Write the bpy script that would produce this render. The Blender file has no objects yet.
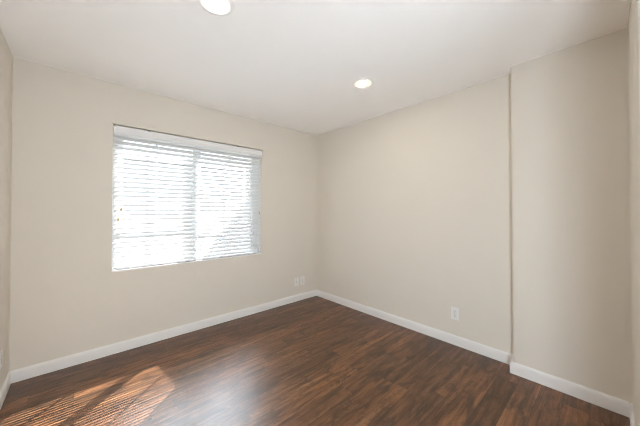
import bpy, bmesh, math
from mathutils import Vector, Matrix
from math import sin, cos, pi, radians

scene = bpy.context.scene
COL = scene.collection

# ------------------------------------------------------------------ camera
CAM_H = 1.2801
yaw, pit, rol, FPX = 0.7388, 0.0119, 0.0005, 263.11
fw = Vector((sin(yaw) * cos(pit), cos(yaw) * cos(pit), sin(pit)))
r0 = Vector((cos(yaw), -sin(yaw), 0))
u0 = r0.cross(fw)
rt = r0 * cos(rol) + u0 * sin(rol)
up = u0 * cos(rol) - r0 * sin(rol)
cam_data = bpy.data.cameras.new('camera')
cam_data.sensor_width = 36.0
cam_data.lens = FPX / 640 * 36.0
cam_data.shift_y = -4.811 / 640
cam_data.clip_start = 0.01
cam = bpy.data.objects.new('camera', cam_data)
COL.objects.link(cam)
M = Matrix((rt, up, -fw)).transposed().to_4x4()
M.translation = (0, 0, CAM_H)
cam.matrix_world = M
scene.camera = cam

# ------------------------------------------------------------------ light
SUN_A, SUN_T = 1.10, 1.57          # sideways and downward run of the sun per metre into the room
SUN_E = 26.0
SKY_E = 1.9           # hazy sky low down and away from the sun
SKY_GLARE = 34.0      # and around the sun
LAMP_E = 240.0
FILL_E = 50.0
SIDE_FILL_E = 44.0
FILL_C = (0.81, 0.93, 1.06)
scene.view_settings.view_transform = 'Standard'
scene.view_settings.look = 'None'
scene.view_settings.exposure = 0.14
scene.view_settings.gamma = 1.0
scene.view_settings.use_curve_mapping = False

world = bpy.data.worlds.new('sky')
scene.world = world
world.use_nodes = True
bg = world.node_tree.nodes['Background']
bg.inputs['Color'].default_value = (0.82, 0.90, 1.0, 1)
# hazy sky: brighter towards the sun
wt = world.node_tree
w_tc = wt.nodes.new('ShaderNodeTexCoord')
w_dot = wt.nodes.new('ShaderNodeVectorMath'); w_dot.operation = 'DOT_PRODUCT'
w_dot.inputs[1].default_value = Vector((SUN_A, 1.0, SUN_T)).normalized()
w_map = wt.nodes.new('ShaderNodeMapRange'); w_map.interpolation_type = 'SMOOTHSTEP'
w_map.inputs['From Min'].default_value = 0.76
w_map.inputs['From Max'].default_value = 0.95
w_map.inputs['To Min'].default_value = SKY_E
w_map.inputs['To Max'].default_value = SKY_GLARE
wt.links.new(w_tc.outputs['Generated'], w_dot.inputs[0])
wt.links.new(w_dot.outputs['Value'], w_map.inputs['Value'])
wt.links.new(w_map.outputs[0], bg.inputs['Strength'])

sun_data = bpy.data.lights.new('sun', 'SUN')
sun_data.energy = SUN_E
sun_data.color = (1.0, 0.97, 0.95)
sun_data.angle = radians(0.25)
sun = bpy.data.objects.new('sun', sun_data)
COL.objects.link(sun)
sun.rotation_euler = Vector((SUN_A, 1.0, SUN_T)).to_track_quat('Z', 'Y').to_euler()
sun.location = (6, 8, 8)

por = bpy.data.lights.new('window_portal', 'AREA')
por.shape = 'RECTANGLE'
por.size, por.size_y = 1.56, 1.40
por.cycles.is_portal = True
po = bpy.data.objects.new('window_portal', por)
COL.objects.link(po)
po.location = (0.973, 3.20, 1.402)
po.rotation_euler = Vector((0, 1, 0)).to_track_quat('Z', 'Y').to_euler()   # shines towards -y

# added fill light behind the camera, shining from the hall through the doorway
fill_data = bpy.data.lights.new('hall_fill', 'AREA')
fill_data.shape = 'RECTANGLE'
fill_data.size, fill_data.size_y = 1.8, 0.8
fill_data.energy = FILL_E
fill_data.color = FILL_C
hall = bpy.data.objects.new('hall_fill', fill_data)
COL.objects.link(hall)
hall.location = (0.60, -1.30, 0.45)
hall.rotation_euler = Vector((0, -1, -1.0)).to_track_quat('Z', 'Y').to_euler()

side_data = bpy.data.lights.new('hall_side_fill', 'AREA')  # second added fill, brightens the right wall and ceiling
side_data.shape = 'RECTANGLE'
side_data.size, side_data.size_y = 0.42, 0.8
side_data.energy = SIDE_FILL_E
side_data.color = FILL_C
side = bpy.data.objects.new('hall_side_fill', side_data)
COL.objects.link(side)
side.location = (-0.30, -0.46, 0.55)
side.rotation_euler = Vector((-1, -0.35, -0.8)).to_track_quat('Z', 'Y').to_euler()

scene.cycles.max_bounces = 16
scene.cycles.diffuse_bounces = 12
scene.cycles.glossy_bounces = 6
scene.cycles.transparent_max_bounces = 12
scene.cycles.sample_clamp_indirect = 6.0
scene.cycles.use_denoising = True
scene.cycles.denoising_input_passes = 'RGB_ALBEDO'
scene.cycles.filter_width = 0.8

# ------------------------------------------------------------------ helpers
def mat(name, color, rough=0.6, spec=0.5, metal=0.0):
    m = bpy.data.materials.new(name)
    m.use_nodes = True
    b = m.node_tree.nodes['Principled BSDF']
    b.inputs['Base Color'].default_value = (*color, 1)
    b.inputs['Roughness'].default_value = rough
    b.inputs['Specular IOR Level'].default_value = spec
    b.inputs['Metallic'].default_value = metal
    return m

def bump_noise(m, scale, dist, strength=0.3, detail=3):
    nt = m.node_tree
    tc = nt.nodes.new('ShaderNodeTexCoord')
    n = nt.nodes.new('ShaderNodeTexNoise')
    n.inputs['Scale'].default_value = scale
    n.inputs['Detail'].default_value = detail
    bp = nt.nodes.new('ShaderNodeBump')
    bp.inputs['Strength'].default_value = strength
    bp.inputs['Distance'].default_value = dist
    nt.links.new(tc.outputs['Object'], n.inputs['Vector'])
    nt.links.new(n.outputs['Fac'], bp.inputs['Height'])
    nt.links.new(bp.outputs['Normal'], nt.nodes['Principled BSDF'].inputs['Normal'])
    return m

def bx(bm, x0, x1, y0, y1, z0, z1):
    vs = [bm.verts.new((x, y, z)) for z in (z0, z1) for y in (y0, y1) for x in (x0, x1)]
    for f in ((0, 2, 3, 1), (4, 5, 7, 6), (0, 1, 5, 4), (2, 6, 7, 3), (0, 4, 6, 2), (1, 3, 7, 5)):
        bm.faces.new([vs[i] for i in f])

def prism(bm, poly, axis, a, b):
    """poly: 2-D outline; axis: the axis it is extruded along, from a to b."""
    def P(p, t):
        return {'x': (t, p[0], p[1]), 'y': (p[0], t, p[1]), 'z': (p[0], p[1], t)}[axis]
    A = [bm.verts.new(P(p, a)) for p in poly]
    B = [bm.verts.new(P(p, b)) for p in poly]
    n = len(poly)
    fs = [bm.faces.new(A), bm.faces.new(B)]
    for i in range(n):
        fs.append(bm.faces.new((A[i], A[(i + 1) % n], B[(i + 1) % n], B[i])))
    bmesh.ops.recalc_face_normals(bm, faces=fs)

def lathe(bm, prof, c, n=48):
    """prof: (radius, z) pairs turned about the vertical through c."""
    rings = []
    for r, z in prof:
        if r < 1e-6:
            rings.append([bm.verts.new((c[0], c[1], c[2] + z))])
        else:
            rings.append([bm.verts.new((c[0] + r * cos(2 * pi * k / n), c[1] + r * sin(2 * pi * k / n), c[2] + z)) for k in range(n)])
    fs = []
    for a, b in zip(rings, rings[1:]):
        for k in range(n):
            j = (k + 1) % n
            if len(a) == 1:
                fs.append(bm.faces.new((a[0], b[k], b[j])))
            elif len(b) == 1:
                fs.append(bm.faces.new((a[k], a[j], b[0])))
            else:
                fs.append(bm.faces.new((a[k], a[j], b[j], b[k])))
    bmesh.ops.recalc_face_normals(bm, faces=fs)

def rod(bm, p0, p1, r, n=8):
    p0, p1 = Vector(p0), Vector(p1)
    q = (p1 - p0).to_track_quat('Z', 'Y')
    A, B = [], []
    for k in range(n):
        o = q @ Vector((r * cos(2 * pi * k / n), r * sin(2 * pi * k / n), 0))
        A.append(bm.verts.new(p0 + o)); B.append(bm.verts.new(p1 + o))
    fs = [bm.faces.new(A), bm.faces.new(B)]
    for k in range(n):
        j = (k + 1) % n
        fs.append(bm.faces.new((A[k], A[j], B[j], B[k])))
    bmesh.ops.recalc_face_normals(bm, faces=fs)

def obj(name, bm, m, parent=None, smooth=False, bevel=0.0, seg=2):
    me = bpy.data.meshes.new(name)
    bm.to_mesh(me); bm.free()
    me.materials.append(m)
    if smooth:
        for p in me.polygons:
            p.use_smooth = True
    o = bpy.data.objects.new(name, me)
    COL.objects.link(o)
    if parent is not None:
        o.parent = parent
        o.matrix_parent_inverse = Matrix.Translation(-parent.location)
    if bevel:
        bv = o.modifiers.new('bevel', 'BEVEL')
        bv.width = bevel; bv.segments = seg; bv.limit_method = 'ANGLE'
    return o

def new():
    return bmesh.new()

def struct(o):
    o['kind'] = 'structure'
    return o

def empty(name, loc):
    o = bpy.data.objects.new(name, None)
    o.location = loc
    o.empty_display_size = 0.1
    COL.objects.link(o)
    return o

def thing(o, label, cat, group=None):
    o['label'] = label
    o['category'] = cat
    if group:
        o['group'] = group
    return o

# ------------------------------------------------------------------ materials
M_WALL = bump_noise(mat('wall_paint', (0.738, 0.693, 0.620), 0.75, 0.3), 160, 0.0006, 0.25)
M_CEIL = bump_noise(mat('ceiling_paint', (0.94, 0.925, 0.90), 0.85, 0.2), 140, 0.0006, 0.2)
M_TRIM = mat('trim_paint', (0.86, 0.85, 0.835), 0.38, 0.5)
M_VINYL = mat('white_vinyl', (0.86, 0.87, 0.87), 0.35)
M_SLAT = mat('white_slat', (0.77, 0.785, 0.805), 0.42, 0.4)
M_VALANCE = mat('white_valance', (0.80, 0.80, 0.80), 0.45, 0.4)
M_CORD = mat('white_cord', (0.78, 0.78, 0.76), 0.9, 0.1)
M_TASSEL = mat('tan_tassel', (0.50, 0.34, 0.16), 0.5)
M_CLIP = mat('clear_grey_clip', (0.30, 0.30, 0.28), 0.4)
M_PLATE = mat('plate_plastic', (0.82, 0.81, 0.785), 0.35)
M_SLOT = mat('dark_slot', (0.06, 0.055, 0.05), 0.6)
M_STUCCO = bump_noise(mat('stucco', (0.78, 0.76, 0.72), 0.9, 0.1), 40, 0.004, 0.5)
M_ROOF = bump_noise(mat('roof_shingle', (0.22, 0.19, 0.17), 0.9, 0.1), 30, 0.01, 0.6)
M_GROUND = bump_noise(mat('dark_soil', (0.13, 0.12, 0.09), 0.9, 0.1), 12, 0.004, 0.5)
M_BACKDROP = bump_noise(mat('backdrop_stucco', (0.50, 0.51, 0.53), 0.9, 0.1), 40, 0.004, 0.5)

def glass_material():
    m = bpy.data.materials.new('window_glass')
    m.use_nodes = True
    nt = m.node_tree
    nt.nodes.clear()
    out = nt.nodes.new('ShaderNodeOutputMaterial')
    mix = nt.nodes.new('ShaderNodeMixShader')
    tr = nt.nodes.new('ShaderNodeBsdfTransparent')
    tr.inputs['Color'].default_value = (0.95, 0.97, 0.96, 1)
    gl = nt.nodes.new('ShaderNodeBsdfGlossy')
    gl.inputs['Roughness'].default_value = 0.02
    mix.inputs[0].default_value = 0.05
    nt.links.new(tr.outputs[0], mix.inputs[1])
    nt.links.new(gl.outputs[0], mix.inputs[2])
    nt.links.new(mix.outputs[0], out.inputs['Surface'])
    return m
M_GLASS = glass_material()

def emit(name, color, strength):
    m = bpy.data.materials.new(name)
    m.use_nodes = True
    b = m.node_tree.nodes['Principled BSDF']
    b.inputs['Base Color'].default_value = (0.9, 0.9, 0.88, 1)
    b.inputs['Emission Color'].default_value = (*color, 1)
    b.inputs['Emission Strength'].default_value = strength
    return m
M_RIM = emit('lamp_lens_rim', (1.0, 0.80, 0.48), 0.75)
M_LAMP = emit('lamp_lens', (1.0, 0.88, 0.70), LAMP_E)

def wood_floor():
    m = bpy.data.materials.new('walnut_laminate')
    m.use_nodes = True
    nt = m.node_tree
    N, L = nt.nodes, nt.links
    b = N['Principled BSDF']
    def math_(op, a, bb=None):
        n = N.new('ShaderNodeMath'); n.operation = op
        for i, v in enumerate((a, bb)):
            if v is None: continue
            if isinstance(v, (int, float)): n.inputs[i].default_value = v
            else: L.new(v, n.inputs[i])
        return n.outputs[0]
    tc = N.new('ShaderNodeTexCoord')
    sep = N.new('ShaderNodeSeparateXYZ')
    L.new(tc.outputs['Object'], sep.inputs[0])
    x, y = sep.outputs['X'], sep.outputs['Y']
    PW, PL = 0.125, 1.22
    yr = math_('DIVIDE', math_('ADD', y, 0.032), PW)
    row = math_('FLOOR', yr)
    wn = N.new('ShaderNodeTexWhiteNoise'); wn.noise_dimensions = '1D'
    L.new(row, wn.inputs['W'])
    xr = math_('ADD', math_('DIVIDE', x, PL), math_('MULTIPLY', wn.outputs['Value'], 7.0))
    colm = math_('FLOOR', xr)
    cmb = N.new('ShaderNodeCombineXYZ')
    L.new(colm, cmb.inputs[0]); L.new(row, cmb.inputs[1])
    pid = N.new('ShaderNodeTexWhiteNoise'); pid.noise_dimensions = '3D'
    L.new(cmb.outputs[0], pid.inputs['Vector'])
    # coordinates shifted per plank so that the grain breaks at the joints
    off = N.new('ShaderNodeVectorMath'); off.operation = 'SCALE'
    L.new(pid.outputs['Color'], off.inputs[0]); off.inputs['Scale'].default_value = 9.0
    vec = N.new('ShaderNodeVectorMath'); vec.operation = 'ADD'
    L.new(tc.outputs['Object'], vec.inputs[0]); L.new(off.outputs[0], vec.inputs[1])
    def noise(sx, sy, detail=6, rough=0.6, dist=0.0):
        mp = N.new('ShaderNodeMapping'); mp.inputs['Scale'].default_value = (sx, sy, 1)
        L.new(vec.outputs[0], mp.inputs['Vector'])
        n = N.new('ShaderNodeTexNoise')
        n.inputs['Scale'].default_value = 1.0
        n.inputs['Detail'].default_value = detail
        n.inputs['Roughness'].default_value = rough
        n.inputs['Distortion'].default_value = dist
        L.new(mp.outputs[0], n.inputs['Vector'])
        return n.outputs['Fac']
    def ramp(fac, stops):
        r = N.new('ShaderNodeValToRGB')
        while len(r.color_ramp.elements) < len(stops):
            r.color_ramp.elements.new(0.5)
        for e, (p, c) in zip(r.color_ramp.elements, stops):
            e.position = p; e.color = (*c, 1)
        L.new(fac, r.inputs[0])
        return r.outputs[0]
    def mixc(kind, fac, a, bb):
        n = N.new('ShaderNodeMix'); n.data_type = 'RGBA'; n.blend_type = kind
        if isinstance(fac, (int, float)): n.inputs[0].default_value = fac
        else: L.new(fac, n.inputs[0])
        for i, v in ((6, a), (7, bb)):
            if isinstance(v, tuple): n.inputs[i].default_value = (*v, 1)
            else: L.new(v, n.inputs[i])
        return n.outputs[2]
    grain = noise(2.2, 30, 7, 0.66, 0.5)
    base = ramp(grain, [(0.32, (0.062, 0.027, 0.012)), (0.46, (0.142, 0.061, 0.027)), (0.57, (0.222, 0.100, 0.044)), (0.72, (0.34, 0.172, 0.080))])
    tint = ramp(pid.outputs['Value'], [(0.0, (0.66, 0.65, 0.65)), (0.5, (0.98, 0.97, 0.96)), (1.0, (1.30, 1.26, 1.20))])
    base = mixc('MULTIPLY', 1.0, base, tint)
    blot = ramp(noise(5.0, 12, 4, 0.62, 1.0), [(0.48, (0, 0, 0)), (0.64, (1, 1, 1))])
    base = mixc('MIX', math_('MULTIPLY', blot, 0.72), base, (0.045, 0.025, 0.014))
    patch = ramp(noise(3.0, 7, 2, 0.5, 0.4), [(0.50, (0, 0, 0)), (0.60, (1, 1, 1))])
    scr = ramp(noise(60, 26, 3, 0.6, 1.5), [(0.46, (0, 0, 0)), (0.62, (1, 1, 1))])
    base = mixc('MIX', math_('MULTIPLY', math_('MULTIPLY', scr, patch), 0.55), base, (0.050, 0.026, 0.015))
    light = ramp(noise(5, 22, 5, 0.7, 1.0), [(0.58, (0, 0, 0)), (0.74, (1, 1, 1))])
    base = mixc('MIX', math_('MULTIPLY', light, 0.40), base, (0.34, 0.185, 0.095))
    # joints
    fy = math_('FRACT', yr)
    ey = math_('MINIMUM', fy, math_('SUBTRACT', 1.0, fy))
    fx = math_('FRACT', xr)
    ex = math_('MINIMUM', fx, math_('SUBTRACT', 1.0, fx))
    jy = math_('LESS_THAN', ey, 0.0014 / PW)
    jx = math_('LESS_THAN', ex, 0.0011 / PL)
    joint = math_('MAXIMUM', jy, jx)
    base = mixc('MIX', math_('MULTIPLY', joint, 0.7), base, (0.018, 0.011, 0.008))
    L.new(base, b.inputs['Base Color'])
    rr = N.new('ShaderNodeMapRange')
    rr.inputs['To Min'].default_value = 0.27; rr.inputs['To Max'].default_value = 0.40
    L.new(noise(8, 26, 4), rr.inputs['Value'])
    L.new(rr.outputs[0], b.inputs['Roughness'])
    b.inputs['IOR'].default_value = 1.52
    bp = N.new('ShaderNodeBump')
    bp.inputs['Strength'].default_value = 0.12; bp.inputs['Distance'].default_value = 0.0012
    h = math_('SUBTRACT', math_('ADD', math_('MULTIPLY', grain, 0.5), math_('MULTIPLY', noise(7, 16, 3), 0.7)), joint)
    L.new(h, bp.inputs['Height'])
    L.new(bp.outputs['Normal'], b.inputs['Normal'])
    return m
M_FLOOR = wood_floor()

# ------------------------------------------------------------------ the room
XL, XA, XP = -0.383, 2.672, 2.5435        # left wall, right wall, face of the jog in the right wall
YW, YS, YB = 3.010, 0.5272, -0.089        # window wall, start of the jog, wall behind the camera
H = 2.44
T = 0.165                                 # wall thickness
WX0, WX1, WZ0, WZ1 = 0.2115, 1.7343, 0.7304, 2.0745
DX0, DX1, DZ = -0.29, 1.38, 2.04          # doorway behind the camera, widened to pass the fill light
HY = -1.35                                # far side of the hall

b = new(); bx(b, XL - T, XA + T, HY - T, YW + T, -0.12, 0.0)
struct(obj('floor', b, M_FLOOR))
b = new(); bx(b, XL - T, XA + T, YB - 0.13, YW + T, H, H + 0.14)
struct(obj('ceiling', b, M_CEIL))

b = new()
bx(b, XL, WX0, YW, YW + T, 0, H); bx(b, WX1, XA, YW, YW + T, 0, H)
bx(b, WX0, WX1, YW, YW + T, 0, WZ0); bx(b, WX0, WX1, YW, YW + T, WZ1, H)
bmesh.ops.remove_doubles(b, verts=b.verts, dist=1e-5)
struct(obj('wall_back', b, M_WALL))
b = new(); bx(b, XL - T, XL, YB - 0.13, YW + T, 0, H)
struct(obj('wall_left', b, M_WALL))
b = new(); prism(b, [(XA, YW + T), (XA + T, YW + T), (XA + T, YB - 0.13), (XP, YB - 0.13)]
      + [(XP + 0.03 - 0.03 * cos(a), YS - 0.03 + 0.03 * sin(a)) for a in [pi / 2 * k / 6 for k in range(7)]]   # rounded plaster corner
      + [(XA, YS)], 'z', 0, H)
struct(obj('wall_right', b, M_WALL))
b = new()
bx(b, XL, DX0, YB - 0.13, YB, 0, H); bx(b, DX1, XP, YB - 0.13, YB, 0, H); bx(b, DX0, DX1, YB - 0.13, YB, DZ, H)
struct(obj('wall_front', b, M_WALL))
# unseen hall shell beyond the doorway, added to house the fill lights
b = new()
bx(b, XL - T, XL, HY, YB - 0.13, 0, H); bx(b, 1.95, 1.95 + T, HY, YB - 0.13, 0, H); bx(b, XL - T, 1.95 + T, HY - T, HY, 0, H)
struct(obj('wall_added_hall', b, M_WALL))
b = new(); bx(b, XL - T, 1.95 + T, HY - T, YB - 0.13, H, H + 0.14)
struct(obj('ceiling_added_hall', b, M_CEIL))

# baseboards: square board with an eased top
BH, BT = 0.0912, 0.0137
prof = [(0, 0), (BT, 0), (BT, BH - 0.016), (BT * 0.72, BH - 0.006), (BT * 0.40, BH), (0, BH)]
b = new(); prism(b, [(YW - d, z) for d, z in prof], 'x', XL, XA)
struct(obj('baseboard_back', b, M_TRIM, bevel=0.0015))
b = new(); prism(b, [(XL + d, z) for d, z in prof], 'y', YB, YW - BT)
struct(obj('baseboard_left', b, M_TRIM, bevel=0.0015))
b = new()
prism(b, [(XA - d, z) for d, z in prof], 'y', YS + BT, YW - BT)
prism(b, [(YS + d, z) for d, z in prof], 'x', XP - BT, XA - BT)
prism(b, [(XP - d, z) for d, z in prof], 'y', YB + BT, YS)
struct(obj('baseboard_right', b, M_TRIM, bevel=0.0015))
b = new()
prism(b, [(YB + d, z) for d, z in prof], 'x', DX1 + 0.06, XP)
struct(obj('baseboard_front', b, M_TRIM, bevel=0.0015))
# casing of the doorway
b = new()
bx(b, DX0 - 0.06, DX0, YB, YB + 0.014, 0, DZ + 0.06); bx(b, DX1, DX1 + 0.06, YB, YB + 0.014, 0, DZ + 0.06)
bx(b, DX0, DX1, YB, YB + 0.014, DZ, DZ + 0.06)
struct(obj('trim_1', b, M_TRIM, bevel=0.003))

# ------------------------------------------------------------------ window
wn = struct(empty('window_1', ((WX0 + WX1) / 2, YW + 0.12, WZ0)))
FY0, FY1 = YW + 0.090, YW + 0.150
b = new()
F = 0.038
bx(b, WX0, WX0 + F, FY0, FY1, WZ0, WZ1); bx(b, WX1 - F, WX1, FY0, FY1, WZ0, WZ1)
bx(b, WX0 + F, WX1 - F, FY0, FY1, WZ0, WZ0 + F); bx(b, WX0 + F, WX1 - F, FY0, FY1, WZ1 - F, WZ1)
obj('frame', b, M_VINYL, wn, bevel=0.003)
MX = 0.968
for k, (a0, a1, yy) in enumerate(((WX0 + F, MX + 0.036, FY0 + 0.006), (MX - 0.036, WX1 - F, FY0 + 0.032))):
    b = new()
    z0, z1, s, y1 = WZ0 + F, WZ1 - F, 0.050, yy + 0.024
    bx(b, a0, a0 + s, yy, y1, z0, z1); bx(b, a1 - s, a1, yy, y1, z0, z1)
    bx(b, a0 + s, a1 - s, yy, y1, z0, z0 + s); bx(b, a0 + s, a1 - s, yy, y1, z1 - s, z1)
    sash = obj('sash', b, M_VINYL, wn, bevel=0.002)
    b = new()
    bx(b, a0 + s, a1 - s, yy + 0.010, yy + 0.014, z0 + s, z1 - s)
    pane = obj('pane', b, M_GLASS, sash)
    pane.matrix_parent_inverse = Matrix.Identity(4)
    b = new()
    cx = (0.578, 1.362)[k]
    bx(b, cx - 0.009, cx + 0.009, yy + 0.0145, yy + 0.0215, z0 + s, z1 - s)
    for q in (1, 2):
        zz = (1.165, 1.585)[q - 1]
        bx(b, a0 + s, cx - 0.009, yy + 0.0145, yy + 0.0215, zz - 0.009, zz + 0.009)
        bx(b, cx + 0.009, a1 - s, yy + 0.0145, yy + 0.0215, zz - 0.009, zz + 0.009)
    gr = obj('grille', b, M_VINYL, sash)
    gr.matrix_parent_inverse = Matrix.Identity(4)
b = new(); bx(b, WX0, WX1, YW + 0.0005, FY0, WZ0, WZ0 + 0.012)
obj('sill', b, M_TRIM, wn, bevel=0.002)

# ------------------------------------------------------------------ blinds
SY = YW + 0.043                     # middle of the slats
TILT = radians(45)                  # outer edge up
PITCH, SW, ST = 0.0435, 0.050, 0.0034
BR0 = WZ0 + 0.016                   # underside of the bottom rail
Z_TOP = 2.000

def slat_section(zc):
    pts = []
    n = 10
    for k in range(n + 1):
        t = -0.5 + k / n
        pts.append((t * SW, ST / 2 + 0.0026 * (1 - 4 * t * t)))
    for k in range(n, -1, -1):
        t = -0.5 + k / n
        pts.append((t * SW, -ST / 2 + 0.0026 * (1 - 4 * t * t)))
    return [(SY + d * cos(TILT) - h * sin(TILT), zc + d * sin(TILT) + h * cos(TILT)) for d, h in pts]

def blind(x0, x1, label, ladders, cords, wand_x=None):
    root = empty('venetian_blind', ((x0 + x1) / 2, SY, BR0))
    thing(root, label, 'blind', 'venetian blinds in the window')
    b = new(); bx(b, x0, x1, YW + 0.022, YW + 0.068, Z_TOP + 0.012, Z_TOP + 0.060)
    obj('headrail', b, M_VALANCE, root, bevel=0.002)
    b = new()
    z = BR0 + 0.040
    tops = []
    while z < Z_TOP + 0.004:
        prism(b, slat_section(z), 'x', x0, x1)
        tops.append(z)
        z += PITCH
    obj('slats', b, M_SLAT, root)
    b = new(); bx(b, x0, x1, SY - 0.025, SY + 0.025, BR0, BR0 + 0.014)
    obj('bottom_rail', b, M_SLAT, root, bevel=0.003)
    for lx in ladders:
        b = new()
        e = SW / 2 * cos(TILT) + 0.002
        for s in (-1, 1):
            rod(b, (lx, SY + s * e, BR0 + 0.012), (lx, SY + s * e, Z_TOP + 0.014), 0.0009, 6)
        for zz in tops:
            rod(b, (lx, SY - e, zz - e * math.tan(TILT) - 0.002), (lx, SY + e, zz + e * math.tan(TILT) - 0.002), 0.0006, 5)
        obj('ladder_cord', b, M_CORD, root)
    for cx, cz in cords:
        cy = YW + 0.0165
        b = new(); rod(b, (cx, cy, cz + 0.03), (cx, cy, Z_TOP + 0.014), 0.0011, 6)
        c = obj('pull_cord', b, M_CORD, root)
        b = new(); lathe(b, [(0.0, 0.034), (0.003, 0.034), (0.0045, 0.028), (0.0065, 0.012), (0.0070, 0.003), (0.0058, 0.0), (0.0, 0.0)], (cx, cy, cz), 14)
        t = obj('tassel', b, M_TASSEL, c, smooth=True)
        t.matrix_parent_inverse = Matrix.Identity(4)
    return root

GAP = 0.951
blind(WX0 + 0.006, GAP - 0.005, 'left white venetian blind in the window, with two tan cord tassels', (0.325, 0.80), ((0.278, 1.285), (0.257, 1.185)))
blind(GAP + 0.005, WX1 - 0.008, 'right white venetian blind in the window, half in a diagonal shade', (1.105, 1.60), ((1.700, 1.245),))
va = empty('blind_valance', ((WX0 + WX1) / 2, YW + 0.01, 1.992))
thing(va, 'long white valance board across the top of both window blinds', 'valance')
b = new()
prism(b, [(YW + 0.003, 1.992), (YW + 0.013, 1.992), (YW + 0.013, 2.063), (YW + 0.004, 2.063), (YW + 0.001, 2.058), (YW + 0.001, 1.997)], 'x', WX0 + 0.004, WX1 - 0.004)
obj('board', b, M_VALANCE, va, bevel=0.001)
for cx in (WX0 + 0.010, 0.49, 1.40):
    b = new(); bx(b, cx - 0.008, cx + 0.008, YW - 0.001, YW + 0.018, 2.0632, 2.068)
    bx(b, cx - 0.008, cx + 0.008, YW - 0.001, YW + 0.0006, 2.056, 2.0632)
    obj('clip', b, M_CLIP, va)

# ------------------------------------------------------------------ recessed ceiling lights
def downlight(x, y, label, lens=M_LAMP, z=H):
    root = empty('recessed_light', (x, y, z))
    thing(root, label, 'ceiling light', 'recessed ceiling lights')
    b = new()
    lathe(b, [(0.068, 0.0), (0.072, -0.0065), (0.080, -0.0075), (0.094, -0.005), (0.099, -0.0015), (0.100, 0.0)], (x, y, z))
    obj('trim_ring', b, M_TRIM, root, smooth=True)
    b = new()
    lathe(b, [(0.0, -0.0030), (0.037, -0.0028)], (x, y, z))
    obj('lens', b, lens, root, smooth=True)
    b = new()
    lathe(b, [(0.037, -0.0028), (0.054, -0.0018), (0.067, -0.0008), (0.0685, 0.0)], (x, y, z))
    obj('lens_rim', b, M_RIM, root, smooth=True)
    return root
downlight(1.880, 1.487, 'glowing round recessed ceiling light wholly in view, toward the far right corner')
downlight(0.548, 1.463, 'glowing round recessed ceiling light cut off by the top edge of the photo')
# ------------------------------------------------------------------ wall plates
def frame_on(wall, x, y, z):
    """matrix of a plate: local x along the wall, local y out of it, local z up"""
    if wall == 'back':  X, Y = (1, 0, 0), (0, -1, 0)
    if wall == 'right': X, Y = (0, 1, 0), (-1, 0, 0)
    if wall == 'left':  X, Y = (0, -1, 0), (1, 0, 0)
    m = Matrix((Vector(X), Vector(Y), Vector((0, 0, 1)))).transposed().to_4x4()
    m.translation = (x, y, z)
    return m

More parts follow.
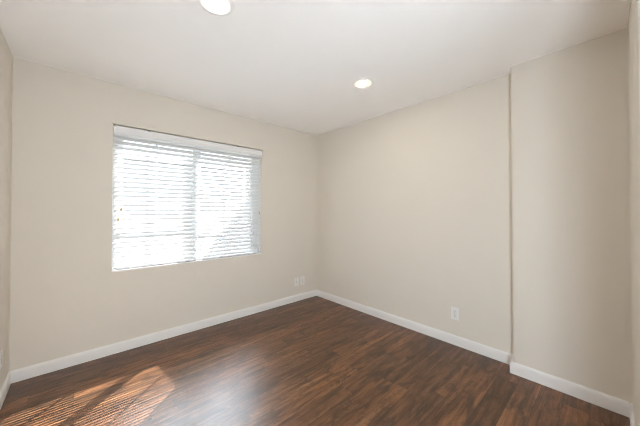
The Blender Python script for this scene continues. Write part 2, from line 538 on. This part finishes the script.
def plate(name, wall, pos, label, cat, kind, group=None):
    root = empty(name, (0, 0, 0))
    root.matrix_world = frame_on(wall, *pos)
    thing(root, label, cat, group)
    def part(n, bm, m, parent=root, bevel=0.0):
        o = obj(n, bm, m, None, bevel=bevel)
        o.parent = parent
        return o
    b = new(); bx(b, -0.037, 0.037, 0, 0.0062, -0.060, 0.060)
    part('cover_plate', b, M_PLATE, bevel=0.003)
    if kind == 'duplex':
        for s in (1, -1):
            b = new()
            zc = s * 0.0205
            prism(b, [(0.0175 * cos(a) if abs(cos(a)) < .94 else math.copysign(.0165, cos(a)), zc + 0.0145 * sin(a)) for a in [2 * pi * k / 24 for k in range(24)]], 'y', 0.0060, 0.0078)
            r = part('receptacle', b, M_PLATE)
            b = new()
            bx(b, -0.0078, -0.0050, 0.0077, 0.0081, zc - 0.001, zc + 0.008)
            bx(b, 0.0050, 0.0078, 0.0077, 0.0081, zc - 0.001, zc + 0.008)
            bx(b, -0.0022, 0.0022, 0.0077, 0.0081, zc - 0.009, zc - 0.005)
            part('slots', b, M_SLOT, r)
        b = new(); bx(b, -0.0025, 0.0025, 0.0062, 0.0070, -0.0025, 0.0025)
        part('screw', b, M_CLIP)
    else:
        b = new(); bx(b, -0.010, 0.010, 0.0060, 0.0080, -0.014, 0.014)
        j = part('jack', b, M_PLATE, bevel=0.001)
        b = new(); bx(b, -0.005, 0.005, 0.0080, 0.0084, -0.006, 0.006)
        part('port', b, M_SLOT, j)
        for s in (1, -1):
            b = new(); bx(b, -0.0025, 0.0025, 0.0062, 0.0070, s * 0.045 - 0.0025, s * 0.045 + 0.0025)
            part('screw', b, M_CLIP)
    return root

plate('power_outlet', 'right', (XA, 1.005, 0.300), 'white power outlet on the right wall, alone above the baseboard', 'outlet', 'duplex', 'power outlets')
plate('power_outlet', 'back', (2.395, YW, 0.275), 'small power outlet on the window wall, nearer the corner of the close pair', 'outlet', 'duplex', 'power outlets')
plate('jack_plate', 'back', (2.288, YW, 0.275), 'small wall plate left of the outlet near the far corner', 'wall plate', 'jack')
plate('power_outlet', 'left', (XL, 2.708, 0.300), 'power outlet on the left wall, just cut off by the left photo edge', 'outlet', 'duplex', 'power outlets')

# ------------------------------------------------------------------ outside the window
b = new(); bx(b, -14, 20, YW + T + 0.001, 30, -0.35, -0.13)
struct(obj('ground', b, M_GROUND))
# unseen gabled block, added to shade the lower right of the blinds
S = 2.55
def sunward(px, pz):
    return (px + SUN_A * S, pz + SUN_T * S)
NY = YW + 0.045 + S
(ax, az), (cx_, cz_) = sunward(1.05, 0.74), sunward(1.7343, 1.585)
k = (cz_ - az) / (cx_ - ax)
apex = (ax + 2.0, az + 2.0 * k)
far = (ax + 4.0, az)
b = new()
prism(b, [(ax, -0.13), (far[0], -0.13), far, apex, (ax, az)], 'y', NY, NY + 4.0)
struct(obj('wall_sun_blocker', b, M_STUCCO))
b = new()
d = 0.10
prism(b, [(ax, az + 0.002), apex, far, (far[0], far[1] + d), (apex[0], apex[1] + d * 1.6), (ax, az + d)], 'y', NY + 0.1, NY + 4.0)
struct(obj('roof_sun_blocker', b, M_ROOF))
# wall added across the yard to darken the gaps between the slats
b = new()
bx(b, -9, ax - 0.3, YW + 4.3, YW + 4.5, -0.13, 2.45)
bx(b, -9, ax - 0.3, YW + 4.26, YW + 4.54, 2.45, 2.53)
struct(obj('wall_backdrop', b, M_BACKDROP))
# unseen overhang above the window, added to cut off the sun patch
b = new(); bx(b, -1.2, 4.2, YW + T, 3.61, 2.75, 2.90)
struct(obj('eave_sun_blocker', b, M_STUCCO))
